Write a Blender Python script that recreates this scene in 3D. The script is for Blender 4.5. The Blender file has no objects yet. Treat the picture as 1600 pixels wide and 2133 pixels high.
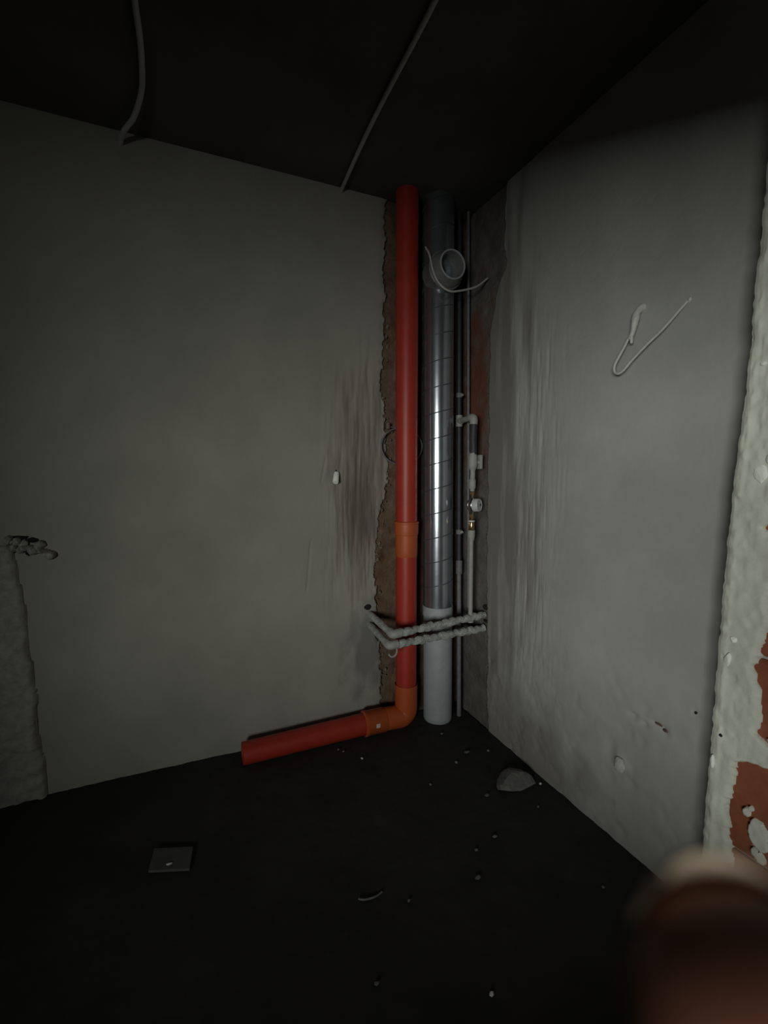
import bpy, bmesh, math, random
import numpy as np
from mathutils import Vector, Matrix

# ------------------------------------------------------------------ camera
S = bpy.context.scene
C = S.collection
CAM = Vector((-1.421, -2.229, 1.355))
FWD = Vector((0.3928, 0.9155, -0.0875)).normalized()
RGT = Vector((0.9192, -0.3939, 0.0049)).normalized()
UPV = RGT.cross(FWD).normalized()
cd = bpy.data.cameras.new('camera'); cam = bpy.data.objects.new('camera', cd); C.objects.link(cam)
cam.matrix_world = Matrix(((RGT.x, UPV.x, -FWD.x, CAM.x), (RGT.y, UPV.y, -FWD.y, CAM.y),
                           (RGT.z, UPV.z, -FWD.z, CAM.z), (0, 0, 0, 1)))
cd.sensor_fit = 'AUTO'; cd.sensor_width = 36.0
cd.lens = 965.5 * 36.0 / 2133.0
cd.clip_start = 0.004; cd.clip_end = 50
cd.dof.use_dof = True; cd.dof.focus_distance = 2.3; cd.dof.aperture_fstop = 5.6
S.camera = cam

# ------------------------------------------------------------------ light and exposure
S.view_settings.view_transform = 'Standard'; S.view_settings.look = 'None'
S.view_settings.gamma = 1.0; S.view_settings.use_curve_mapping = False
S.view_settings.exposure = 0.0
w = bpy.data.worlds.new('world'); S.world = w; w.use_nodes = True
w.node_tree.nodes['Background'].inputs[0].default_value = (0.62, 0.72, 0.85, 1)
w.node_tree.nodes['Background'].inputs[1].default_value = 0.03
# weak daylight entering through the added window opening behind the camera
ld = bpy.data.lights.new('window_daylight', 'AREA'); ld.shape = 'RECTANGLE'
ld.size = 3.5; ld.size_y = 1.19; ld.energy = 405; ld.color = (0.97, 1.0, 0.93)
lo = bpy.data.objects.new('window_daylight', ld); C.objects.link(lo)
lo.location = (-5.25, -5.06, 1.375)
lo.rotation_euler = Vector((0, 1, 0)).to_track_quat('-Z', 'Y').to_euler()

rnd = random.Random(7)

# ------------------------------------------------------------------ helpers
def _hash(ix, iy, seed):
    n = (ix.astype(np.int64) * 374761393 + iy.astype(np.int64) * 668265263 + seed * 974711) & 0xffffffff
    n = ((n ^ (n >> 13)) * 1274126177) & 0xffffffff
    return ((n ^ (n >> 16)) & 0xffff) / 65535.0
def vn(x, y, seed=0):                       # value noise, 0..1
    x = np.asarray(x, float); y = np.asarray(y, float)
    ix = np.floor(x).astype(np.int64); iy = np.floor(y).astype(np.int64)
    fx = x - ix; fy = y - iy
    fx = fx * fx * (3 - 2 * fx); fy = fy * fy * (3 - 2 * fy)
    a = _hash(ix, iy, seed); b = _hash(ix + 1, iy, seed); c = _hash(ix, iy + 1, seed); d = _hash(ix + 1, iy + 1, seed)
    return (a * (1 - fx) + b * fx) * (1 - fy) + (c * (1 - fx) + d * fx) * fy
def fbm(x, y, seed=0, o=4):
    s = 0; a = .5; t = 0
    for k in range(o):
        s = s + a * vn(x * 2 ** k, y * 2 ** k, seed + k * 17); t += a; a *= .5
    return s / t
def sst(a, b, x):
    t = np.clip((np.asarray(x, float) - a) / (b - a), 0, 1); return t * t * (3 - 2 * t)

def mat(name, col, rough=.8, metal=0., var=.25, scale=20., bump=.0, bscale=120., col2=None, stretch=(1, 1, 1), sss=0., bdist=.004, spec=.5):
    m = bpy.data.materials.new(name); m.use_nodes = True
    nt = m.node_tree; b = nt.nodes['Principled BSDF']
    b.inputs['Roughness'].default_value = rough; b.inputs['Metallic'].default_value = metal
    b.inputs['Specular IOR Level'].default_value = spec
    tc = nt.nodes.new('ShaderNodeTexCoord'); mp = nt.nodes.new('ShaderNodeMapping'); mp.inputs['Scale'].default_value = stretch
    nt.links.new(tc.outputs['Object'], mp.inputs['Vector'])
    n = nt.nodes.new('ShaderNodeTexNoise'); n.inputs['Scale'].default_value = scale; n.inputs['Detail'].default_value = 6; n.inputs['Roughness'].default_value = .62
    nt.links.new(mp.outputs[0], n.inputs['Vector'])
    r = nt.nodes.new('ShaderNodeValToRGB'); r.color_ramp.elements[0].position = .3; r.color_ramp.elements[1].position = .7
    if col2 is None: col2 = tuple(c * (1 + var) for c in col); c1 = tuple(c * (1 - var) for c in col)
    else: c1 = col
    r.color_ramp.elements[0].color = (*c1, 1); r.color_ramp.elements[1].color = (*col2, 1)
    nt.links.new(n.outputs['Fac'], r.inputs[0]); nt.links.new(r.outputs[0], b.inputs['Base Color'])
    if bump > 0:
        n2 = nt.nodes.new('ShaderNodeTexNoise'); n2.inputs['Scale'].default_value = bscale; n2.inputs['Detail'].default_value = 5
        nt.links.new(mp.outputs[0], n2.inputs['Vector'])
        bp = nt.nodes.new('ShaderNodeBump'); bp.inputs['Strength'].default_value = bump; bp.inputs['Distance'].default_value = bdist
        nt.links.new(n2.outputs['Fac'], bp.inputs['Height']); nt.links.new(bp.outputs[0], b.inputs['Normal'])
    if sss:
        b.inputs['Subsurface Weight'].default_value = sss; b.inputs['Subsurface Radius'].default_value = (1, .3, .15); b.inputs['Subsurface Scale'].default_value = .004
    return m

M = {
 'plaster':  mat('grey_plaster', (.32, .31, .275), .92, var=.10, scale=3.2, bump=.25, bscale=55, spec=.2),
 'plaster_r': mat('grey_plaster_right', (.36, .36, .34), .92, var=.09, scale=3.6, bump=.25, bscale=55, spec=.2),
 'gypsum':   mat('pale_plaster', (.60, .61, .54), .9, var=.10, scale=16, bump=.35, bscale=70, spec=.2),
 'chip':     mat('white_plaster_chip', (.86, .88, .83), .85, var=.05, scale=30, bump=.2),
 'masonry':  mat('bare_brown_masonry', (.10, .055, .035), .95, col2=(.19, .13, .09), scale=14, bump=.6, bscale=60, bdist=.01, spec=.2),
 'conc_r':   mat('bare_dark_concrete', (.09, .085, .08), .95, col2=(.17, .155, .14), scale=9, bump=.5, bscale=60, bdist=.008, spec=.2),
 'brick':    mat('red_clay', (.26, .085, .045), .9, var=.14, scale=22, bump=.3, bscale=90, spec=.2),
 'mortar':   mat('grey_mortar', (.34, .335, .31), .95, var=.2, scale=40, bump=.5, bscale=140, spec=.2),
 'rubble':   mat('dull_grey_rubble', (.17, .168, .16), .95, var=.25, scale=50, bump=.5, bscale=160, spec=.2),
 'splat':    mat('pale_mortar_splat', (.44, .44, .41), .95, var=.12, scale=50, bump=.4, bscale=140, spec=.2),
 'crust':    mat('brown_mortar_crust', (.10, .065, .045), .95, col2=(.26, .22, .18), scale=30, bump=.5, bscale=140, spec=.2),
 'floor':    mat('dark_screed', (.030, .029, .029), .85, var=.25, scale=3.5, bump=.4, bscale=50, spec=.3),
 'ceiling':  mat('bare_concrete_ceiling', (.095, .09, .085), .95, var=.2, scale=2.5, bump=.3, bscale=30, spec=.2),
 'hall':     mat('hall_plaster', (.2, .195, .18), .95, var=.1, scale=4),
 'red':      mat('red_plastic_pipe', (.38, .031, .017), .46, var=.08, scale=14, bump=.05, bscale=80),
 'orange':   mat('orange_fitting_plastic', (.44, .085, .020), .5, var=.08, scale=14, bump=.05),
 'duct':     mat('galvanised_sheet', (.58, .63, .70), .22, metal=.92, var=.10, scale=18, bump=.04, bscale=35),
 'seam':     mat('dull_seam_steel', (.10, .105, .115), .6, metal=.5, var=.2, scale=60),
 'collar':   mat('dark_dusty_collar', (.17, .175, .175), .5, var=.2, scale=30, bump=.15),
 'dusty':    mat('dusty_grey_pipe', (.34, .36, .385), .62, metal=.0, var=.10, scale=22, bump=.1),
 'black':    mat('black_sleeve', (.03, .03, .035), .6, var=.3, scale=50, bump=.3, bscale=90),
 'grime':    mat('grimy_grey_pipe', (.15, .15, .155), .6, var=.25, scale=40, bump=.2),
 'ppr':      mat('pale_grey_plastic_pipe', (.31, .31, .29), .6, var=.12, scale=40),
 'foam':     mat('dusty_pipe_insulation', (.34, .345, .33), .95, var=.35, scale=45, bump=.8, bscale=110, bdist=.008, spec=.1),
 'white':    mat('white_plastic', (.62, .62, .58), .5, var=.05, scale=40),
 'steel':    mat('bright_steel', (.72, .72, .70), .25, metal=1, var=.05, scale=40),
 'brass':    mat('brass', (.72, .52, .26), .25, metal=1, var=.06, scale=40),
 'dial':     mat('meter_grey_plastic', (.50, .51, .52), .4, var=.05, scale=60),
 'conduit':  mat('pale_grey_conduit', (.45, .45, .43), .6, var=.06, scale=60),
 'cable':    mat('pale_cable_sheath', (.50, .49, .455), .6, var=.1, scale=60),
 'hole':     mat('dark_hole', (.012, .012, .012), 1, var=.1),
 'skin':     mat('skin', (.36, .15, .095), .5, var=.08, scale=60, sss=.25, bump=.15, bscale=500, bdist=.0005),
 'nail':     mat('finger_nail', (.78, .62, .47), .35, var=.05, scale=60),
 'sleeve':   mat('dark_sleeve_cloth', (.03, .03, .04), .95, var=.2, scale=90, bump=.4, bscale=300),
 'phone':    mat('black_phone_shell', (.012, .012, .014), .4, var=.1),
 'paper':    mat('grey_scrap', (.075, .075, .08), .7, var=.12, scale=30, bump=.2),
}

def tint_patch(m, centre, size, col, streak, thr=.5):
    """second colour for wear: vertical trowel streaks inside a soft-edged patch of the wall (object space)"""
    nt = m.node_tree; b = nt.nodes['Principled BSDF']; L = nt.links
    src = b.inputs['Base Color'].links[0].from_socket
    tc = nt.nodes.new('ShaderNodeTexCoord')
    mp = nt.nodes.new('ShaderNodeMapping'); mp.vector_type = 'POINT'
    mp.inputs['Scale'].default_value = tuple(1 / q for q in size); mp.inputs['Location'].default_value = tuple(-c / q for c, q in zip(centre, size))
    ln = nt.nodes.new('ShaderNodeVectorMath'); ln.operation = 'LENGTH'
    L.new(tc.outputs['Object'], mp.inputs['Vector']); L.new(mp.outputs[0], ln.inputs[0])
    ms = nt.nodes.new('ShaderNodeMapping'); ms.inputs['Scale'].default_value = streak; L.new(tc.outputs['Object'], ms.inputs['Vector'])
    n = nt.nodes.new('ShaderNodeTexNoise'); n.inputs['Scale'].default_value = 1; n.inputs['Detail'].default_value = 4; L.new(ms.outputs[0], n.inputs['Vector'])
    # mask = clamp((1.3 - dist) + (noise-.5)*1.6)
    a = nt.nodes.new('ShaderNodeMath'); a.operation = 'MULTIPLY_ADD'; a.inputs[1].default_value = 2.4; a.inputs[2].default_value = -1.2 + .5 - thr; L.new(n.outputs['Fac'], a.inputs[0])
    s_ = nt.nodes.new('ShaderNodeMath'); s_.operation = 'SUBTRACT'; L.new(a.outputs[0], s_.inputs[0]); L.new(ln.outputs['Value'], s_.inputs[1])
    r = nt.nodes.new('ShaderNodeMapRange'); r.inputs['From Min'].default_value = -1.0; r.inputs['From Max'].default_value = -.35; L.new(s_.outputs[0], r.inputs['Value'])
    mx = nt.nodes.new('ShaderNodeMix'); mx.data_type = 'RGBA'; L.new(r.outputs['Result'], mx.inputs['Factor']); L.new(src, mx.inputs['A']); mx.inputs['B'].default_value = (*col, 1)
    L.new(mx.outputs['Result'], b.inputs['Base Color'])
tint_patch(M['plaster'], (-.60, 0, 1.28), (.17, 1, .62), (.215, .185, .155), (38, 1, 3.2))
tint_patch(M['plaster'], (-.60, 0, 1.15), (.14, 1, .40), (.15, .125, .105), (75, 1, 5), .75)
tint_patch(M['plaster'], (-.55, 0, .40), (.14, 1, .30), (.20, .195, .18), (12, 1, 7))
tint_patch(M['plaster_r'], (0, -.30, 1.25), (1, .24, 1.6), (.20, .188, .170), (1, 14, 1.6), .35)  # broad darker brown zone towards the corner, before the second coat
tint_patch(M['plaster_r'], (0, -.60, .95), (1, .12, .60), (.24, .225, .205), (1, 75, 4.5), .8)
tint_patch(M['conc_r'], (0, -.10, 1.75), (1, .16, .55), (.15, .06, .04), (1, 14, 6), .4)
tint_patch(M['plaster_r'], (0, -.60, .10), (1, .50, .24), (.26, .25, .23), (1, 5, 5), .45)

def mesh(name, verts, faces, m, parent=None, smooth=False):
    off = parent.matrix_world.translation if parent else Vector((0, 0, 0))
    if parent: off = wloc(parent)
    me = bpy.data.meshes.new(name)
    me.from_pydata([tuple(Vector(v) - off) for v in verts], [], faces)
    ms = m if isinstance(m, (list, tuple)) else [m]
    for k in ms: me.materials.append(k)
    bm = bmesh.new(); bm.from_mesh(me); bmesh.ops.recalc_face_normals(bm, faces=bm.faces); bm.to_mesh(me); bm.free()
    if smooth:
        for p in me.polygons: p.use_smooth = True
        try: me.set_sharp_from_angle(angle=math.radians(40))
        except Exception: pass
    o = bpy.data.objects.new(name, me); C.objects.link(o)
    if parent: o.parent = parent
    return o
def wloc(o):
    v = Vector(o.location)
    while o.parent: o = o.parent; v += Vector(o.location)
    return v
def thing(name, loc, label, cat, group=None):
    o = bpy.data.objects.new(name, None); C.objects.link(o); o.location = loc; o.empty_display_size = .05
    o['label'] = label; o['category'] = cat
    if group: o['group'] = group
    return o
def tag(o, label, cat, group=None):
    o['label'] = label; o['category'] = cat
    if group: o['group'] = group
    return o

def smooth_path(pts, n=8):                  # Catmull-Rom
    P = [Vector(p) for p in pts]; P = [P[0] * 2 - P[1]] + P + [P[-1] * 2 - P[-2]]; out = []
    for i in range(1, len(P) - 2):
        for k in range(n):
            t = k / n; a, b, c, d = P[i - 1], P[i], P[i + 1], P[i + 2]
            out.append(.5 * ((2 * b) + (c - a) * t + (2 * a - 5 * b + 4 * c - d) * t * t + (3 * b - a - 3 * c + d) * t ** 3))
    out.append(P[-2]); return out
def tube_geo(path, r, seg=16, caps=True, wob=0., seed=0):
    P = [Vector(p) for p in path]; n = len(P)
    R = r if isinstance(r, (list, tuple)) else [r] * n
    T = []
    for i in range(n):
        t = P[min(i + 1, n - 1)] - P[max(i - 1, 0)]
        T.append(t.normalized() if t.length > 1e-9 else (T[-1] if T else Vector((0, 0, 1))))
    u = T[0].orthogonal().normalized(); V = []; F = []; rr = random.Random(seed)
    for i in range(n):
        u = (u - T[i] * u.dot(T[i])).normalized(); v = T[i].cross(u)
        for k in range(seg):
            a = 2 * math.pi * k / seg; q = R[i] * (1 + (wob * (rr.random() - .5) if wob else 0))
            V.append(P[i] + u * math.cos(a) * q + v * math.sin(a) * q)
    for i in range(n - 1):
        for k in range(seg):
            F.append((i * seg + k, i * seg + (k + 1) % seg, (i + 1) * seg + (k + 1) % seg, (i + 1) * seg + k))
    if caps: F += [tuple(range(seg))[::-1], tuple((n - 1) * seg + k for k in range(seg))]
    return V, F
def join(*gs):
    V = []; F = []
    for v, f in gs:
        o = len(V); V += list(v); F += [tuple(i + o for i in q) for q in f]
    return V, F
def tube(name, path, r, m, parent=None, seg=16, caps=True, wob=0., seed=0):
    V, F = tube_geo(path, r, seg, caps, wob, seed); return mesh(name, V, F, m, parent, True)
def lathe_geo(p0, ax, prof, seg=24, caps=False):
    p0 = Vector(p0); ax = Vector(ax).normalized(); u = ax.orthogonal().normalized(); v = ax.cross(u); V = []; F = []
    for t, r in prof:
        for k in range(seg):
            a = 2 * math.pi * k / seg; V.append(p0 + ax * t + (u * math.cos(a) + v * math.sin(a)) * r)
    for i in range(len(prof) - 1):
        for k in range(seg): F.append((i * seg + k, i * seg + (k + 1) % seg, (i + 1) * seg + (k + 1) % seg, (i + 1) * seg + k))
    if caps:
        F.append(tuple(range(seg))[::-1]); F.append(tuple((len(prof) - 1) * seg + k for k in range(seg)))
    return V, F
def lathe(name, p0, ax, prof, m, parent=None, seg=24, caps=False):
    V, F = lathe_geo(p0, ax, prof, seg, caps); return mesh(name, V, F, m, parent, True)
def box_geo(x0, x1, y0, y1, z0, z1):
    V = [(x, y, z) for x in (x0, x1) for y in (y0, y1) for z in (z0, z1)]
    return V, [(0, 1, 3, 2), (4, 6, 7, 5), (0, 4, 5, 1), (2, 3, 7, 6), (0, 2, 6, 4), (1, 5, 7, 3)]
def struct(o): o['kind'] = 'structure'; return o

def field(name, us, vs, h, put, m, parent=None, mask=None):
    """height-field sheet over (u,v): put(u,v,h)->xyz; cells wholly outside mask are dropped."""
    U, Vv = np.meshgrid(us, vs); Hh = h(U, Vv); nu = len(us)
    P = put(U, Vv, Hh); P = np.stack(P, -1).reshape(-1, 3)
    K = np.ones(U.shape, bool) if mask is None else mask(U, Vv)
    F = []; idx = {}
    keep = K[:-1, :-1] | K[1:, :-1] | K[:-1, 1:] | K[1:, 1:]
    jj, ii = np.nonzero(keep)
    a = jj * nu + ii
    quads = np.stack([a, a + 1, a + 1 + nu, a + nu], 1)
    used, inv = np.unique(quads, return_inverse=True)
    off = np.array(wloc(parent)) if parent else np.zeros(3)
    me = bpy.data.meshes.new(name); me.from_pydata((P[used] - off).tolist(), [], inv.reshape(-1, 4).tolist())
    me.materials.append(m)
    for p in me.polygons: p.use_smooth = True
    o = bpy.data.objects.new(name, me); C.objects.link(o)
    if parent: o.parent = parent
    return o
def lump_geo(c, r, seed=0, sub=2, rough=.35, flat=None):
    bm = bmesh.new(); bmesh.ops.create_icosphere(bm, subdivisions=sub, radius=1); q = random.Random(seed)
    off = [Vector((q.uniform(-1, 1), q.uniform(-1, 1), q.uniform(-1, 1))).normalized() for _ in range(9)]
    amp = [q.uniform(.3, 1) for _ in range(9)]
    V = []
    for v in bm.verts:
        d = v.co.normalized(); s = 1.
        for o, a in zip(off, amp):                 # chop facets off to get a broken stone
            k = d.dot(o)
            lim = 1 - rough * a
            if k * s > lim: s = lim / k
        V.append(Vector(c) + Vector((d.x * r[0], d.y * r[1], d.z * r[2])) * s)
    F = [tuple(v.index for v in f.verts) for f in bm.faces]; bm.free(); return V, F

# ------------------------------------------------------------------ room shell
H = 2.7
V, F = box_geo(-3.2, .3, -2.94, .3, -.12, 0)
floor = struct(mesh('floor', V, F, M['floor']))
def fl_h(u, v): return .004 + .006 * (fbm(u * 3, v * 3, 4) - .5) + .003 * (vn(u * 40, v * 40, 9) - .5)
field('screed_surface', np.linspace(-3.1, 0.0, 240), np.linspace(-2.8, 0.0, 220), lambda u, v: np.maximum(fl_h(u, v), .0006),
      lambda u, v, h: (u, v, h), M['floor'], floor)
V, F = box_geo(-3.2, .3, -2.94, .3, H, H + .15)
ceil_ = struct(mesh('ceiling', V, F, M['ceiling']))

# left wall (y = 0): bare masonry with a plaster coat that stops short of the corner
V, F = box_geo(-3.1, .3, .022, .3, 0, H)
wl = struct(mesh('wall_left', V, F, M['masonry']))
zt = [0, .138, .4, .6, .80, .94, 1.06, 1.16, 1.25, 1.384, 1.45, 1.583, 1.8, 2.1, 2.506, 2.7]
xt = [-.474, -.474, -.48, -.50, -.51, -.505, -.495, -.484, -.462, -.432, -.455, -.448, -.476, -.470, -.464, -.46]
def l_edge(z): return np.interp(z, zt, xt) + .030 * (fbm(z * 16, z * 0 + 3, 5, 4) - .5) + .016 * (vn(z * 75, z * 0, 8) - .5)
def l_mask(u, v): return u < l_edge(v) + .014 * (vn(u * 120, v * 120, 3) - .5)
def l_h(u, v):
    h = .0022 * (fbm(u * 2.2, v * 2.2, 2) - .5) * 2
    band = sst(-.90, -.66, u) * sst(.55, .85, v) * (1 - sst(1.6, 2.0, v))
    scr = np.clip(vn(u * 70, v * 6.5, 21) - .52, 0, 1) + .7 * np.clip(vn(u * 150, v * 13, 22) - .6, 0, 1)
    h -= .011 * band * scr
    for (x0, z0, L, wd) in [(-.868, .89, .13, .004), (-1.055, 1.84, .07, .003), (-.79, 1.36, .06, .004), (-1.545, .86, .03, .006)]:
        h -= .005 * np.exp(-((u - x0 - .012 * (v - z0) / L) / wd) ** 2) * (np.abs(v - z0) < L)
    h -= .008 * (1 - sst(-2.060, -2.048, u + .012 * (fbm(v * 11, v * 0, 66) - .5)))
    h -= .010 * np.exp(-(((u + .735) / .035) ** 2 + ((v - 1.345) / .035) ** 2))          # chipped socket round the stub
    for (x0, z0, r) in [(-1.09, .64, .022), (-1.12, .56, .03), (-1.05, .53, .018)]:
        h -= .004 * np.exp(-(((u - x0) / r) ** 2 + ((v - z0) / (r * .5)) ** 2)) * vn(u * 90, v * 90, 4)
    edge = np.clip((l_edge(v) - u) / .03, 0, 1)
    h -= (1 - edge) * .008 * vn(u * 70, v * 60, 31)
    return np.where(l_mask(u, v), -h, .05)
us = np.concatenate([np.arange(-3.10, -1.0, .018), np.arange(-1.0, -.40, .0055)]); vs = np.arange(0, H + .005, .0085)
field('plaster_coat', us, vs, l_h, lambda u, v, h: (u, h, v), M['plaster'], wl, l_mask)
# rough masonry face left bare behind the pipes
def lm_h(u, v): return .021 - .022 * fbm(u * 22, v * 22, 41) * (.4 + .6 * sst(.45, .7, vn(u * 9, v * 9, 44)))
field('bare_masonry', np.arange(-.56, .0, .008), vs[::1], lm_h, lambda u, v, h: (u, h, v), M['masonry'], wl)
# mortar squeezed out along the plaster edge
gs = []
for k in range(46):
    z = rnd.uniform(.2, 2.3); x = float(l_edge(np.array([z]))[0]) + rnd.uniform(-.006, .03); r = rnd.uniform(.004, .012)
    gs.append(lump_geo((x, .006, z), (r, r * 1.1, r * rnd.uniform(.6, 1.5)), 100 + k, 1))
V, F = join(*gs); o = mesh('mortar_crumbs', V, F, M['crust'], wl); o['kind'] = 'stuff'
# horizontal torn-out mortar seam at the far left of the wall
gs = []
for k in range(16):
    x = -2.06 + .135 * (k / 15.) ; gs.append(lump_geo((x, -.004, 1.062 - .045 * (k / 15.) ** 2 + rnd.uniform(-.018, .016)), (rnd.uniform(.012, .026), rnd.uniform(.020, .045), rnd.uniform(.010, .022)), 300 + k, 2))
V, F = join(*gs); mesh('mortar_seam', V, F, M['mortar'], wl)
gs = [lump_geo((x, -.001, z), (rx, .006, rz), 340 + i, 1) for i, (x, z, rx, rz) in enumerate([(-2.035, 1.087, .045, .012), (-1.985, 1.075, .030, .014), (-1.955, 1.060, .016, .018), (-2.0, 1.028, .016, .018), (-2.05, 1.035, .018, .010)])]
V, F = join(*gs); mesh('torn_gap', V, F, M['hole'], wl)

# thick rough mortar left standing proud at the far left foot of the wall
def led_edge(v): return np.interp(v, [0, .15, .45, .8, 1.0, 1.06], [-1.985, -1.985, -2.005, -2.020, -2.035, -2.05]) + .02 * (fbm(v * 14, v * 0, 60) - .5)
def led_h(u, v):
    h = .024 + .034 * (fbm(u * 11, v * 11, 61) - .5) + .014 * (vn(u * 48, v * 48, 63) - .5)
    e = np.clip((led_edge(v) - u) / .022, 0, 1) * np.clip((1.065 - v) / .02, 0, 1)
    return np.where(e > 0, -h * np.sqrt(e), .04)
field('rough_mortar', np.arange(-3.10, -1.96, .010), np.arange(0, 1.075, .0075), led_h, lambda u, v, h: (u, h, v), M['mortar'], wl, lambda u, v: u < led_edge(v) + .01)

# right wall (x = 0)
V, F = box_geo(.022, .3, -2.84, .3, 0, H)
wr = struct(mesh('wall_right', V, F, M['conc_r']))
def r_edge(v): return np.interp(v, [0, .12, .56, 1.0, 2.05, 2.25, 2.32, 2.7], [-.31, -.30, -.275, -.262, -.25, -.29, -.352, -.345]) + .028 * (fbm(v * 12, v * 0, 71) - .5) + .008 * (vn(v * 80, v * 0, 72) - .5)
def r_mask(u, v): return u < r_edge(v)
def r_h(u, v):
    h = .0022 * (fbm(u * 2.4 + 7, v * 2.4, 12) - .5) * 2
    band = sst(-.86, -.60, u) * (1 - sst(-.50, -.44, u)) * sst(.3, .6, v) * (1 - sst(1.75, 2.15, v))
    scr = np.clip(vn(u * 75, v * 6, 81) - .50, 0, 1) + .7 * np.clip(vn(u * 160, v * 14, 82) - .6, 0, 1)
    h -= .010 * band * scr
    h -= .004 * (1 - sst(-.56, -.50, u + .03 * (fbm(v * 3, v * 0, 85) - .5))) * -1 * sst(.3, .5, v) * 0
    h += .003 * (1 - sst(-.58, -.53, u + .05 * (vn(v * 3, v * 0 + 2, 86) - .5)))          # the second coat starts here
    low = (1 - sst(.45, .75, v)); h -= .006 * low * np.clip(fbm(u * 16, v * 16, 88) - .52, 0, 1) * 3
    h += .012 * np.exp(-(((u + 1.108) / .032) ** 2 + ((v - .307) / .030) ** 2)) * (.6 + .8 * vn(u * 70, v * 70, 91))    # mortar splat
    for (y0, z0, ry, rz) in [(-1.145, .507, .02, .01), (-1.19, .50, .012, .008), (-1.235, .522, .03, .007), (-1.262, .51, .012, .008), (-1.354, .621, .006, .007)]:
        h -= .010 * np.exp(-(((u - y0) / ry) ** 2 + ((v - z0) / rz) ** 2))
    return np.where(r_mask(u, v), -h, .05)
ur = np.concatenate([np.arange(-1.52, -.9, .009), np.arange(-.9, -.22, .0055)])
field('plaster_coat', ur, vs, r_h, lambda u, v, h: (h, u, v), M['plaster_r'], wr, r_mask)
field('bare_concrete', np.arange(-.40, .02, .010), vs, lambda u, v: .020 - .016 * fbm(u * 15, v * 15, 95), lambda u, v, h: (h, u, v), M['conc_r'], wr)

V, F = lump_geo((-.014, -1.108, .307), (.010, .026, .030), 731, 2, .5); mesh('mortar_splat', V, F, M['splat'], wr)
V, F = lump_geo((.001, -1.262, .514), (.006, .012, .007), 732, 1); mesh('scratch_pit', V, F, M['crust'], wr)
V, F = lump_geo((.001, -1.236, .523), (.006, .018, .006), 733, 1); mesh('scratch_pit', V, F, M['crust'], wr)
V, F = lump_geo((0, -1.354, .621), (.005, .005, .006), 734, 1); mesh('small_hole', V, F, M['hole'], wr)

# end of the front wall beside the camera: clay blocks under pale plaster
V, F = join(box_geo(-.095, .02, -2.84, -1.53, 0, H))
wf = struct(mesh('wall_front', V, F, M['mortar']))
def brick_geo(x0, x1, y0, y1, z0, z1, sd):
    q = random.Random(sd); j = lambda a: a + q.uniform(-.0022, .0022)
    b = .004
    V = []
    for (i, x) in ((0, x0 + b), (1, x1)):
        for y in (y0, y1):
            for z in (z0, z1): V.append((j(x), j(y), j(z)))
    V2 = [(j(x0), y0 + b * 1.5, z0 + b * 1.5), (j(x0), y0 + b * 1.5, z1 - b * 1.5), (j(x0), y1 - b * 1.5, z0 + b * 1.5), (j(x0), y1 - b * 1.5, z1 - b * 1.5)]
    V += V2
    F = [(4, 6, 7, 5), (0, 4, 5, 1), (2, 3, 7, 6), (0, 2, 6, 4), (1, 5, 7, 3), (8, 9, 11, 10), (0, 1, 9, 8), (3, 2, 10, 11), (1, 3, 11, 9), (2, 0, 8, 10)]
    return V, F
zc = .0; k = 0
joints = [0.0, .10, .355, .625, .89, 1.145, 1.40, 1.655, 1.91, 2.165, 2.42, 2.69]
for a, b in zip(joints[:-1], joints[1:]):
    y = -1.478 - (.0 if k % 2 == 0 else .0)
    for y0, y1 in (((-1.78, -1.522), (-2.04, -1.79)) if k % 2 == 0 else ((-1.655, -1.522), (-1.92, -1.665))):
        V, F = brick_geo(-.108 + rnd.uniform(-.002, .002), -.02, y0, y1, a + .012, b, 500 + k + int(y0 * 100)); mesh('brick', V, F, M['brick'], wf)
    k += 1
jz = [0, .20, .24, .285, .332, .38, .43, .47, .50, .53, .56, .60, .615, .635, .66, .70, .739, .80, .856, .90, .95, 1.0, 1.046, 1.09, 1.14, 1.18, 1.205, 1.221, 1.24, 1.30, 2.7]
jy = [-1.53, -1.528, -1.527, -1.522, -1.540, -1.532, -1.524, -1.518, -1.525, -1.533, -1.536, -1.533, -1.56, -1.66, -1.66, -1.577, -1.583, -1.574, -1.561, -1.571, -1.577, -1.584, -1.583, -1.592, -1.600, -1.60, -1.575, -1.560, -1.60, -1.66, -1.70]
def j_edge(v): return np.interp(v, jz, jy) + .018 * (fbm(v * 30, v * 0, 51) - .5) + .008 * (vn(v * 140, v * 0, 52) - .5)
isl = [(-1.598, .442, .024, .036), (-1.600, .390, .016, .013), (-1.538, .330, .007, .022), (-1.566, .484, .008, .010), (-1.605, .70, .005, .006), (-1.575, .50, .005, .007), (-1.60, .86, .005, .006), (-1.59, .47, .006, .008)]
def j_lean(v): return np.interp(v, [.2, 1.2, 1.6, 2.2], [0, -.010, -.030, -.042])
def j_mask(u, v):
    K = u > j_edge(v)
    jit = .35 * (vn(u * 110, v * 110, 55) - .5)
    for (y0, z0, ry, rz) in isl: K |= (((u - y0) / ry) ** 2 + ((v - z0 - .5 * (u - y0)) / rz) ** 2) < 1 + jit
    return K
def j_h(u, v):
    lean = .0
    h = .014 + .006 * (fbm(u * 12, v * 12, 53) - .5) + .004 * (vn(u * 55, v * 40, 54) - .5)
    h -= .010 * np.exp(-((u - j_edge(v)) / .008) ** 2) * (u > -1.66)
    h -= .005 * sst(-1.478, -1.466, u)                       # rounded arris
    h -= .006 * np.clip(vn(u * 60, v * 45, 510) - .62, 0, 1)
    h += .004 * np.exp(-((u + 1.487) / .006) ** 2) * vn(u * 20, v * 60, 57)
    return np.where(j_mask(u, v), -.108 - h, -.06)
uj = np.arange(-1.72, -1.464, .0032)
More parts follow.
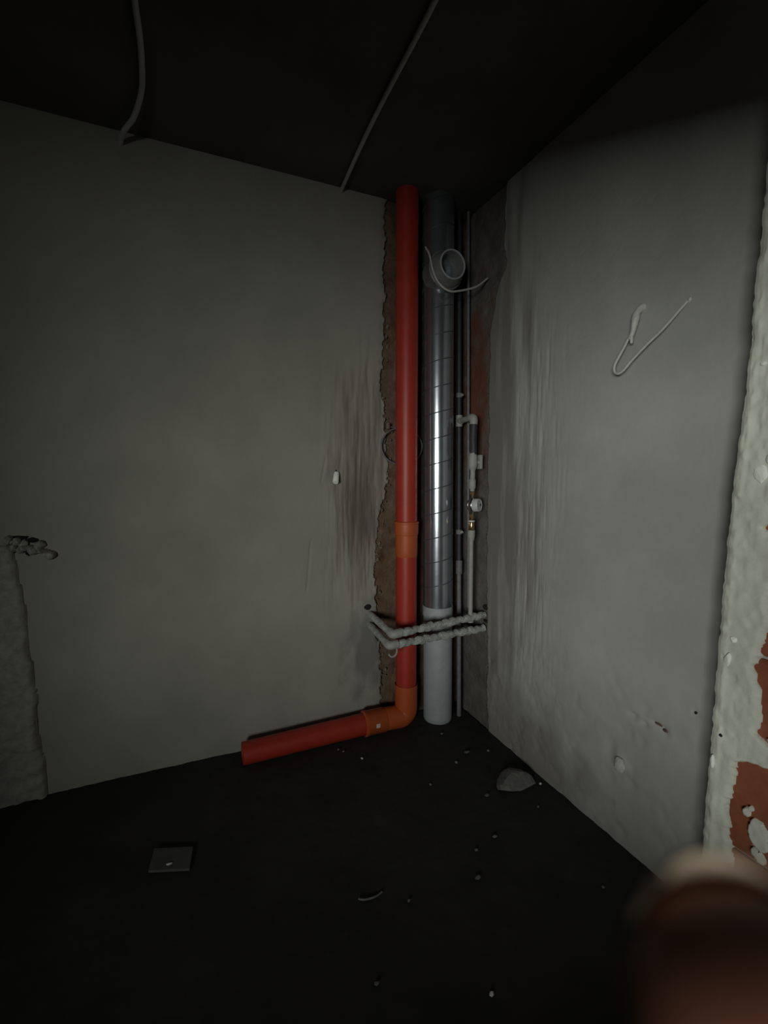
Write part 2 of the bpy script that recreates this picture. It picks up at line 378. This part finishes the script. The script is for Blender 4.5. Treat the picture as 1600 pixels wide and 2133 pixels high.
def j_put(u, v, h):
    y = u + .006 * (fbm(v * 9, v * 0, 58) - .5) * (u > -1.50) + .004 * (vn(v * 70, v * 0, 59) - .5) * (u > -1.49) + j_lean(v) * sst(-1.60, -1.47, u)
    return (h, y, v)
field('plaster_coat', uj, np.arange(0, H, .0045), j_h, j_put, M['gypsum'], wf, j_mask)
# return of the plaster on the inner face of that wall
V = []; F = []
for k in range(46):
    z = H * k / 45; ye = -1.4665 + float(j_lean(z)); V += [(-.112, ye, z), (0, ye, z), (0, -1.505, z), (-.110, -1.505, z)]
    if k: F += [tuple(4 * k + q for q in (a, (a + 1) % 4)) + tuple(4 * k - 4 + q for q in ((a + 1) % 4, a)) for a in range(4)]
mesh('inner_plaster', V, F, M['gypsum'], wf)
for i, (y0, z0, ry, rz) in enumerate([(-1.548, 1.352, .018, .024), (-1.502, .868, .012, .022), (-1.483, .574, .006, .020), (-1.535, 1.62, .008, .006), (-1.512, .925, .010, .010), (-1.565, 1.39, .010, .014)]):
    V, F = lump_geo((-.1250, y0, z0), (.006, ry, rz), 700 + i, 2, .45); mesh('plaster_chip', V, F, M['chip'], wf)
V, F = lump_geo((-.1225, -1.497, .655), (.002, .006, .005), 720, 1); mesh('small_hole', V, F, M['hole'], wf)

# unseen room behind the camera; window opening added, sized to shape the daylight
BY = -2.84
V, F = join(box_geo(-3.2, -3.02, BY - .10, BY, 0, H), box_geo(-1.59, .3, BY - .10, BY, 0, H), box_geo(-3.02, -1.59, BY - .10, BY, 0, .72), box_geo(-3.02, -1.59, BY - .10, BY, 1.73, H))
struct(mesh('wall_back', V, F, M['hall']))
V, F = box_geo(-3.2, -3.1, BY, .3, 0, H); struct(mesh('wall_side', V, F, M['hall']))

# ------------------------------------------------------------------ pipes in the corner
# galvanised spiral duct
def dx(z): return -.180 - .0155 * z
t = thing('ventilation_duct', (dx(0), -.1, 0), 'thick grey spiral ventilation duct standing in the corner beside the red pipe', 'duct')
tube('duct_tube', [(dx(z), -.1, z) for z in (.62, 2.7)], .079, M['duct'], t, 40, False)
R_ = .0795; pitch = .127; z0, z1 = .66, 2.68; n = int((z1 - z0) / pitch * 40)
path = []
for i in range(n + 1):
    z = z0 + (z1 - z0) * i / n; a = 2 * math.pi * (z - z0) / pitch - .9
    path.append((dx(z) + R_ * math.cos(a), -.1 + R_ * math.sin(a), z))
tube('spiral_seam', path, .0026, M['seam'], t, 6)
o = lathe('lower_pipe', (dx(0), -.1, 0), (dx(.62) - dx(0), 0, .62), [(0.0, .072), (.012, .077), (.03, .078), (.585, .078), (.587, .081), (.640, .081), (.642, .078)], M['dusty'], t, 40)
o['label'] = 'matt dusty grey lower length of the duct'
# branch collar near the top
bc = Vector((dx(2.33) - .012, -.175, 2.325)); bd = Vector((.0, -1, .06)).normalized()
K = 1.22
lathe('branch_collar', bc, bd, [(-.06, .070 * K), (.0, .072 * K), (.012, .077 * K), (.022, .077 * K), (.026, .072 * K), (.055, .066 * K), (.070, .0575 * K), (.080, .0555 * K), (.083, .052 * K), (.076, .0495 * K), (.0, .049 * K), (-.03, .047 * K)], M['collar'], t, 36)
lathe('collar_mouth', bc + bd * -.02, bd, [(0, .0), (0, .049 * K), (.02, .049 * K)], M['black'], t, 30)
tube('collar_ring', [tuple(bc + bd * .083 + Vector((math.cos(a) * .0535 * K, 0, math.sin(a) * .0535 * K))) for a in [2 * math.pi * i / 30 for i in range(31)]], .0045, M['dusty'], t, 8)

# loop of wire round the collar, running to the right wall
P = [(-.322, -.16, 2.43), (-.322, -.20, 2.38), (-.316, -.225, 2.30), (-.290, -.240, 2.24), (-.238, -.245, 2.212), (-.171, -.235, 2.226), (-.075, -.228, 2.262), (-.004, -.222, 2.315)]
tag(tube('loose_wire', smooth_path(P), .0050, M['conduit'], None, 8), 'thin pale wire looping under the duct branch to the right wall', 'wire')

# red drain stack
def rx(z): return -.372 - .0075 * z
t = thing('drain_pipe', (rx(0), -.1, 0), 'red plastic drain stack bending along the floor to an open left end', 'pipe')
tube('upper_pipe', [(rx(z), -.097, z) for z in (1.09, 2.7)], .0555, M['red'], t, 32, False)
o = lathe('coupling', (rx(.93), -.097, .93), (rx(1.1) - rx(.93), 0, .17), [(-.012, .0545), (0, .0570), (.03, .0575), (.10, .0575), (.102, .0605), (.118, .062), (.150, .062), (.158, .0605), (.160, .0645), (.168, .0645), (.172, .0560)], M['orange'], t, 32)
o['label'] = 'orange pipe coupling'
tube('lower_pipe', [(rx(z), -.097, z) for z in (.205, .94)], .0545, M['red'], t, 32, False)
xe = rx(.1); cyl = -.1
P = [(rx(.23), -.097, .235), (xe, -.097, .115)]
for i in range(0, 11):
    a = math.pi / 2 * i / 10; P.append((xe - .040 + .040 * math.cos(a), -.0985, .100 - .040 * math.sin(a)))
P += [(xe - .08, -.1, .0625), (xe - .135, -.1, .0645)]
o = tube('bend', P, [.0595, .0595] + [.0580] * 11 + [.0575, .0575], M['orange'], t, 32, False); o['label'] = 'orange-brown pipe bend'
o = lathe('bend_socket', (xe - .125, -.1, .0640), (-1, 0, -.006), [(0, .0575), (.006, .0615), (.10, .0615), (.103, .0635), (.116, .0635), (.120, .055)], M['orange'], t, 32); o['label'] = 'orange-brown pipe socket'
b = thing_label = mesh('socket_label', *join(*[box_geo(xe - .196 + i * .0, xe - .176, -.1629, -.1613, .062 + .012 * 0, .083)]), M['white'], o)
mesh('label_print', *join(box_geo(xe - .192, xe - .180, -.1636, -.1628, .0665, .0695), box_geo(xe - .192, xe - .180, -.1636, -.1628, .0745, .0785)), M['dusty'], o)
xa, xb = xe - .21, -1.214
o = lathe('floor_run', (xa, -.1, .0635), (xb - xa, -.005, -.010), [(0, .0535), (abs(xb - xa), .0505), (abs(xb - xa) + .001, .0465), (abs(xb - xa) - .25, .0465)], M['red'], t, 32)

# wire hoop behind the red pipe and little bracket beside it
hp = [(-.378 + .118 * math.cos(a), -.030 + .0 * a, 1.485 + .095 * math.sin(a)) for a in [2 * math.pi * i / 36 for i in range(37)]]
tag(tube('wire_hoop', hp, .0042, M['grime'], None, 8), 'dull wire hoop hung behind the red drain pipe', 'hoop')
t = thing('pipe_bracket', (-.447, 0, 1.585), 'small pale metal bracket on the plaster edge left of the red pipe', 'bracket')
mesh('bracket_plate', *box_geo(-.458, -.446, -.030, .012, 1.572, 1.602), M['steel'], t)
lathe('bracket_bolt', (-.4455, -.012, 1.583), (1, 0, 0), [(0, 0), (0, .006), (.012, .006), (.012, .0035), (.014, .0035), (.04, .0035)], M['grime'], t, 8)

# stub of pipe in the left wall
t = thing('pipe_stub', (-.741, 0, 1.305), 'short white pipe stub poking out of the left wall plaster', 'pipe stub')
lathe('stub_tube', (-.722, .004, 1.345), (-.014, -.030, -.040), [(0, .013), (.012, .0145), (.058, .0145), (.060, .013), (.060, 0)], M['chip'], t, 18)
V, F = lump_geo((-.713, .001, 1.328), (.010, .004, .009), 77, 1); mesh('anchor_hole', V, F, M['hole'], wl)
V, F = lump_geo((-.727, .001, 1.348), (.005, .004, .016), 78, 1); mesh('anchor_hole', V, F, M['hole'], wl)

# dark riser and thinner riser between duct and right wall
def ax_(z): return (-.058 - .002 * z, -.125 + .031 * z, z)
t = thing('riser_pipe', ax_(0), 'dark slim riser pipe tight against the right side of the grey duct', 'pipe')
tube('upper_riser', [ax_(z) for z in (.80, 2.7)], .0135, M['black'], t, 16)
tube('lower_riser', [ax_(z) for z in (0.0, .80)], .0125, M['grime'], t, 16)
for z in (1.03, 1.76):
    p = Vector(ax_(z)); lathe('pipe_clamp', p - Vector((0, 0, .012)), (0, 0, 1), [(0, .0137), (0, .0175), (.024, .0175), (.024, .0137)], M['grime'], t, 16)
    V, F = lump_geo(p + Vector((.006, -.018, 0)), (.014, .009, .009), int(z * 100), 1); mesh('clamp_ear', V, F, M['ppr'], t)
p0 = Vector(ax_(1.625)); tube('branch_tee', [p0 + Vector((0, 0, -.03)), p0 + Vector((0, 0, .03))], .0185, M['ppr'], t, 16)
tube('tee_outlet', [p0 + Vector((0, -.01, 0)), p0 + Vector((-.004, -.033, 0))], .0175, M['ppr'], t, 16)
p = Vector(ax_(.80)); lathe('riser_coupling', p, (0, 0, 1), [(0, .0125), (0, .0175), (.07, .0175), (.075, .0135)], M['grime'], t, 16)
def bx_(z): return (-.024, -.165 + .036 * z, z)
tag(tube('thin_riser', [bx_(z) for z in (0.62, 2.7)], .0075, M['grime'], None, 12), 'thin brownish riser pipe between dark riser and right wall', 'pipe')

# branch, valve, water meter, drop pipe
cx, cy = -.092, -.258
t = thing('branch_pipe', (cx, cy, 1.62), 'black sleeved branch pipe with pale elbow above the valve', 'pipe')
p0 = Vector(ax_(1.625))
tube('branch_arm', [p0 + Vector((-.004, -.034, 0)), (cx + .004, cy + .02, 1.625)], .0155, M['ppr'], t, 16)
P = [(cx + .002, cy + .030, 1.625), (cx, cy + .012, 1.624), (cx, cy + .003, 1.619), (cx, cy, 1.608), (cx, cy, 1.59)]
tube('elbow', smooth_path(P, 4), .020, M['ppr'], t, 16)
tube('insulation_sleeve', [(cx + .001 * math.sin(z * 40), cy, z) for z in np.arange(1.435, 1.60, .012)], .0185, M['black'], t, 16, True, .12, 3)
t = thing('stop_valve', (cx, cy, 1.34), 'white stop valve with side handle under the black sleeve', 'valve')
lathe('valve_body', (cx, cy, 1.445), (0, 0, -1), [(-.012, .0), (-.012, .016), (.0, .018), (.012, .021), (.05, .024), (.07, .019), (.085, .0125), (.125, .0125), (.130, .0165), (.170, .017), (.178, .012), (.188, .011)], M['ppr'], t, 20)
lathe('handle_stem', (cx + .012, cy, 1.402), (1, -.3, 0), [(0, .008), (.022, .008)], M['ppr'], t, 12, True)
V, F = box_geo(cx + .030, cx + .046, cy - .022, cy + .012, 1.368, 1.440); o = mesh('handle', V, F, M['ppr'], t)
bv = o.modifiers.new('bevel', 'BEVEL'); bv.width = .005; bv.segments = 2
t = thing('water_meter', (cx, cy, 1.187), 'small round grey water meter below the white valve', 'meter')
lathe('top_nut', (cx, cy, 1.257), (0, 0, -1), [(0, 0), (0, .0095), (.004, .0115), (.018, .0115), (.022, .008), (.032, .0075)], M['brass'], t, 6)
lathe('meter_body', (cx, cy, 1.232), (0, 0, -1), [(0, .0065), (.012, .010), (.024, .022), (.045, .029), (.066, .022), (.080, .010), (.094, .0065)], M['steel'], t, 24)
md = Vector((.50, -.85, .05)).normalized(); mc = Vector((cx, cy, 1.187))
o = lathe('meter_head', mc + md * .012, md, [(0, .024), (.0, .033), (.026, .033), (.030, .031), (.030, .0285), (.0285, .0285), (.0285, 0)], M['dial'], t, 32)
u = md.cross(Vector((0, 0, 1))).normalized(); q = mc + md * .0413
def facing(cu, cv, wu, wv):
    a = [q + u * (cu + s * wu) + Vector((0, 0, cv + r * wv)) for s, r in ((-1, -1), (1, -1), (1, 1), (-1, 1))]
    return [*a, *[k + md * .0016 for k in a]], [(0, 1, 2, 3), (4, 5, 6, 7), (0, 1, 5, 4), (1, 2, 6, 5), (2, 3, 7, 6), (3, 0, 4, 7)]
mesh('dial_window', *facing(-.012, .001, .004, .006), M['black'], o)
mesh('dial_scale', *join(facing(.006, .003, .009, .0007), facing(.006, -.004, .009, .0007)), M['grime'], o)
lathe('bottom_nut', (cx, cy, 1.145), (0, 0, -1), [(0, .0065), (.004, .010), (.018, .011), (.026, .008), (.038, .0065)], M['brass'], t, 6)
t = thing('drop_pipe', (cx, cy, .545), 'pale grey drop pipe with brass union below the water meter', 'pipe')
lathe('union_collar', (cx, cy, 1.110), (0, 0, -1), [(0, 0), (0, .017), (.006, .017), (.008, .014)], M['white'], t, 20)
lathe('brass_union', (cx, cy, 1.102), (0, 0, -1), [(0, .0145), (.002, .0155), (.040, .0155), (.044, .013)], M['brass'], t, 20)
lathe('pipe_socket', (cx, cy, 1.060), (0, 0, -1), [(0, 0), (0, .019), (.006, .019), (.030, .019), (.045, .015), (.060, .0115)], M['ppr'], t, 20)
tube('straight_pipe', [(cx + .009 * (1 - z / 1.0), cy - .004 * (1 - z), z) for z in (.58, 1.03)], .0115, M['ppr'], t, 16)
lathe('tee_socket', (cx + .004, cy - .002, .612), (0, 0, -1), [(0, .0125), (.0, .016), (.03, .016)], M['ppr'], t, 16)

# pair of insulated water pipes wrapping round the stack
for i, (zl, zr, xl, zw, lab) in enumerate([(.578, .612, -.528, .606, 'upper lagged grey water pipe crossing in front of both big pipes'),
                                   (.525, .540, -.545, .548, 'lower lagged grey water pipe crossing in front of both big pipes')]):
    t = thing('water_pipe', (xl, -.26, zl), lab, 'pipe')
    n = 44
    P = [(xl + .03 + (.0 - xl - .03) * k / n, -.262 + .003 * math.sin(k * .9 + i), zl + (zr - zl) * k / n + .003 * math.sin(k * 1.7 + 2 * i)) for k in range(n + 1)]
    rr = random.Random(40 + i)
    tube('front_run', P, [.0185 * (1 + .10 * math.sin(k * .55 + i) + rr.uniform(-.05, .05)) for k in range(len(P))], M['foam'], t, 18, True, .16, i)
    Q = [(xl, -.232, zl + .002), (xl, -.255, zl), (xl + .006, -.263, zl), (xl + .018, -.264, zl + .001), (xl + .040, -.262, zl + .002)]
    tube('elbow', smooth_path(Q, 4), .0215, M['ppr'], t, 16)
    Q = [(xl + (-.540 - xl) * k / 14 - .006 * (k / 14), -.225 + .235 * k / 14, zl + (zw - zl) * k / 14) for k in range(15)]
    tube('return_run', Q, [.0175 * rr.uniform(.94, 1.06) for _ in Q], M['foam'], t, 14, True, .14, 5 + i)
V, F = lump_geo((-.556, .002, .642), (.022, .012, .018), 811, 2); mesh('pipe_hole', V, F, M['hole'], wl)
V, F = lump_geo((.004, -.262, .648), (.010, .03, .016), 812, 2); mesh('pipe_hole', V, F, M['hole'], wr)
V, F = lump_geo((.004, -.270, .577), (.008, .026, .008), 813, 2); mesh('pipe_hole', V, F, M['hole'], wr)
hk = [(-.530 + .030 * math.cos(a), -.245, .475 + .034 * math.sin(a)) for a in np.linspace(2.6, -2.4 + .0, 22)]
hk = [(-.525, -.255, .512)] + [(-.522 + .022 * math.sin(a), -.250, .487 + .026 * math.cos(a)) for a in np.linspace(.3, 4.4, 18)]
tag(tube('pipe_hook', smooth_path(hk, 2), .0045, M['ppr'], None, 8), 'small curled pale hook hanging under the lower lagged pipe elbow', 'hook')

# ------------------------------------------------------------------ cables
P = [(-1.46, -2.83, 2.690), (-1.48, -2.1, 2.690), (-1.50, -1.40, 2.689), (-1.505, -1.00, 2.688), (-1.515, -.80, 2.688), (-1.512, -.62, 2.687), (-1.508, -.50, 2.686), (-1.510, -.40, 2.684), (-1.516, -.31, 2.682), (-1.532, -.23, 2.678), (-1.560, -.14, 2.670), (-1.598, -.070, 2.660), (-1.62, .01, 2.652)]
tag(tube('ceiling_cable', smooth_path(P), .0095, M['conduit'], None, 10), 'curved pale cable under the dark ceiling at upper left', 'cable')
P = [(-.80, -2.83, 2.690), (-.77, -2.1, 2.690), (-.745, -1.35, 2.690), (-.726, -.95, 2.689), (-.722, -.58, 2.689), (-.712, -.30, 2.689), (-.695, .01, 2.685)]
tag(tube('ceiling_cable', smooth_path(P), .0085, M['conduit'], None, 10), 'straight pale cable along the ceiling ending left of the red pipe', 'cable')

t = thing('wall_cable', (-.02, -1.09, 1.90), 'pale cable end with one bare wire looping from the right wall', 'cable')
P = [(.02, -1.097, 1.902), (-.004, -1.097, 1.900), (-.024, -1.096, 1.882), (-.031, -1.096, 1.855), (-.032, -1.091, 1.825), (-.033, -1.082, 1.800)]
tube('sheath', smooth_path(P, 6), [.0165 + .0018 * math.sin(i * .45) * (1 if i < 18 else .3) - .00032 * i for i in range(31)], M['cable'], t, 12)
P = [(-.033, -1.086, 1.815), (-.036, -1.090, 1.795), (-.036, -1.091, 1.784)]
tube('cut_wire', P, [.006, .0055, .004], M['cable'], t, 10)
P = [(-.033, -1.080, 1.812), (-.036, -1.064, 1.780), (-.040, -1.044, 1.745), (-.042, -1.033, 1.722), (-.044, -1.036, 1.702), (-.045, -1.052, 1.692), (-.044, -1.072, 1.700), (-.040, -1.100, 1.728), (-.036, -1.150, 1.768), (-.030, -1.198, 1.804), (-.020, -1.236, 1.845), (-.008, -1.256, 1.872)]
tube('bare_wire', smooth_path(P, 6), .0042, M['cable'], t, 8)
V, F = lump_geo((-.003, -1.258, 1.878), (.006, .009, .011), 5, 1); mesh('wire_tip', V, F, M['cable'], t)

# ------------------------------------------------------------------ floor debris
V, F = lump_geo((-.128, -.704, .018), (.115, .072, .034), 21, 3, .50)
tag(mesh('mortar_chunk', V, F, M['rubble']), 'largest broken mortar chunk on the floor by the right wall', 'rubble')
q = [(-1.573, -.590), (-1.446, -.635), (-1.434, -.541), (-1.560, -.497)]
V = [(x, y, .006) for x, y in q] + [(x, y, .015) for x, y in q]
t = thing('tile_scrap', (-1.50, -.565, .006), 'flat four-sided grey scrap lying alone on the left floor', 'scrap')
mesh('scrap_sheet', V, [(0, 1, 2, 3), (4, 5, 6, 7), (0, 1, 5, 4), (1, 2, 6, 5), (2, 3, 7, 6), (3, 0, 4, 7)], M['paper'], t)
V, F = lump_geo((-1.510, -.590, .016), (.012, .005, .004), 60, 1); mesh('scrap_crumb', V, F, M['white'], t)
hk = [(-.914 + .045 * math.cos(a), -.950 + .022 * math.sin(a), .010) for a in np.linspace(3.5, 5.6, 12)]
tag(tube('wire_offcut', hk, .003, M['grime'], None, 8), 'short curved wire offcut on the dark middle floor', 'wire')
bits = [((-.694, -.286), .0085, 1, 'bright crumb on the floor in front of the orange bend', 'white'),
        ((-.776, -.178), .008, 1, 'left crumb of the pair beside the red floor pipe', 'rubble'),
        ((-.757, -.200), .007, 1, 'right crumb of the pair beside the red floor pipe', 'rubble'),
        ((-.485, -.573), .009, 1, 'lone small crumb midway between bright crumb and mortar chunk', 'rubble'),
        ((-.300, -.486), .010, 1, 'small crumb just below the flat flake near the corner', 'rubble'),
        ((-.214, -.443), .020, .5, 'elongated pale flake on the floor in front of the duct', 'rubble'),
        ((-.109, -.466), .009, 1, 'small crumb right of the elongated flake near the corner', 'rubble'),
        ((-.244, -.254), .012, .8, 'crumb nearest the foot of the grey duct', 'rubble'),
        ((-.042, -.752), .008, 1, 'tiny white crumb touching the right end of the mortar chunk', 'white'),
        ((-.148, -.857), .007, 1, 'tiny crumb on the floor below the mortar chunk', 'rubble'),
        ((-.302, -.727), .017, .5, 'thin dull flake to the lower left of the mortar chunk', 'rubble'),
        ((-.406, -.919), .014, .6, 'flat flake highest of the three bits in mid floor', 'rubble'),
        ((-.503, -.942), .009, 1, 'round crumb between the flat flake and the bigger pebble', 'rubble'),
        ((-.563, -1.042), .015, .8, 'bigger dull pebble lowest of the three mid floor bits', 'grime'),
        ((-.813, -1.024), .008, 1, 'crumb right of the curved wire offcut', 'rubble'),
        ((-.731, -1.342), .0085, 1.3, 'bright white crumb nearest the bottom edge of the view', 'chip'),
        ((-.995, -1.204), .008, 1, 'faint dull crumb left of the bright bottom crumb', 'grime'),
        ((-.207, -1.227), .007, 1, 'tiny crumb at right near the foot of the right wall', 'rubble')]
for i, ((x, y), r, k, lab, m) in enumerate(bits):
    V, F = lump_geo((x, y, .005 + r * .45), (r, r * (.55 if k < 1 else .8), r * (.5 if k < 1 else .7) * max(k, .6)), 900 + i, 1, .45)
    tag(mesh('crumb', V, F, M[m]), lab, 'crumb', 'crumbs on the floor')

# ------------------------------------------------------------------ hand in front of the lens
def cp(r, u, d): return CAM + RGT * r + UPV * u + FWD * d
root = cp(.045, -.150, .005)
per = thing('person', root, 'blurred fingertip of a bare hand poking up in front of the lens', 'person')
bm = bmesh.new(); lay = bm.verts.layers.skin.verify()
def nv(p, r, prev=None):
    v = bm.verts.new(Vector(p) - root); v[lay].radius = (r, r)
    if prev is not None: bm.edges.new((prev, v))
    return v
FX, FD = .0335, .040
base = nv(cp(.060, -.215, .000), .021); base[lay].use_root = True
palm = nv(cp(.058, -.165, .006), .023, base)
k0 = nv(cp(.052, -.118, .022), .0115, palm)                          # first finger, stretched up past the lens
k1 = nv(cp(.040, -.083, .037), .0118, k0); k1b = nv(cp(.0362, -.066, .039), .0124, k1)
k2 = nv(cp(.0342, -.047, .0400), .0124, k1b); k3 = nv(cp(FX, -.0365, FD - .0003), .0118, k2)
for (u0, L) in [(-.135, 1.0), (-.154, .95), (-.172, .80)]:           # three fingers curled round the phone
    f0 = nv(cp(.050, u0, .024), .0100, palm)
    f1 = nv(cp(.030, u0 + .004, .030), .0088, f0)
    f2 = nv(cp(.030 - .020 * L, u0 + .006, .022), .0080, f1)
    f3 = nv(cp(.030 - .036 * L, u0 + .006, .0105), .0070, f2)
t0 = nv(cp(.048, -.178, -.024), .0125, palm); t1 = nv(cp(.036, -.150, -.031), .0108, t0); t2 = nv(cp(.018, -.128, -.030), .0098, t1); t3 = nv(cp(.006, -.116, -.026), .0088, t2)
w1 = nv(cp(.066, -.262, -.006), .0220, base); w2 = nv(cp(.085, -.36, -.03), .029, w1)
me = bpy.data.meshes.new('hand'); bm.to_mesh(me); bm.free()
hand = bpy.data.objects.new('hand', me); C.objects.link(hand); hand.parent = per
me.materials.append(M['skin'])
sk = hand.modifiers.new('skin', 'SKIN'); sk.use_smooth_shade = True
sb = hand.modifiers.new('sub', 'SUBSURF'); sb.levels = 2; sb.render_levels = 3
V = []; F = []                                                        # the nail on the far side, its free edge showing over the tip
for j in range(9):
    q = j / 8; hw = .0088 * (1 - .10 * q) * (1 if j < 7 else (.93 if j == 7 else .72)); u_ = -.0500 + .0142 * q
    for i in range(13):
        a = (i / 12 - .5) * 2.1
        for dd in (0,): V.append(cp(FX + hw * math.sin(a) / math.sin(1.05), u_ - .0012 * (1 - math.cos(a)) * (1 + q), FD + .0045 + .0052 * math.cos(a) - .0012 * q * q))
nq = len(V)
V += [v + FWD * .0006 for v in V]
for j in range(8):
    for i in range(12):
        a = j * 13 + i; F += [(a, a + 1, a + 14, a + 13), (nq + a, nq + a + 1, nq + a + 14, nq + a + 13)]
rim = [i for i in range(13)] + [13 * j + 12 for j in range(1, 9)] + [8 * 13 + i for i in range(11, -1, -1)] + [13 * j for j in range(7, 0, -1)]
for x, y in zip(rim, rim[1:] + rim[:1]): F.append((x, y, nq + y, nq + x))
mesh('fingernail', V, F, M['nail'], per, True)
tube('sleeve', [cp(.075, -.310, -.018), cp(.085, -.36, -.03), cp(.13, -.50, -.08)], [.036, .040, .050], M['sleeve'], per, 24)

# unseen phone taking the picture, added behind the lens to shade the fingertip
V = []
def rect_ring(d, ins):
    out = []
    for cr, cu, a0 in ((.001, .014, 0), (-.065, .014, 90), (-.065, -.138, 180), (.001, -.138, 270)):
        for k in range(6):
            a = math.radians(a0 + 90 * k / 5); out.append(cp(cr + (.008 - ins) * math.cos(a), cu + (.008 - ins) * math.sin(a), d))
    return out
rings = [rect_ring(-.0115, .0012), rect_ring(-.0105, 0), rect_ring(-.0045, 0), rect_ring(-.0035, .0012)]
V = [v for r in rings for v in r]; F = [(i * 24 + k, i * 24 + (k + 1) % 24, (i + 1) * 24 + (k + 1) % 24, (i + 1) * 24 + k) for i in range(3) for k in range(24)]
F += [tuple(range(24)), tuple(range(72, 96))]
ph = thing('phone', cp(-.027, -.146, -.008), 'unseen black phone in the hand behind the lens, added to shade the fingertip', 'phone')
mesh('phone_body', V, F, M['phone'], ph)
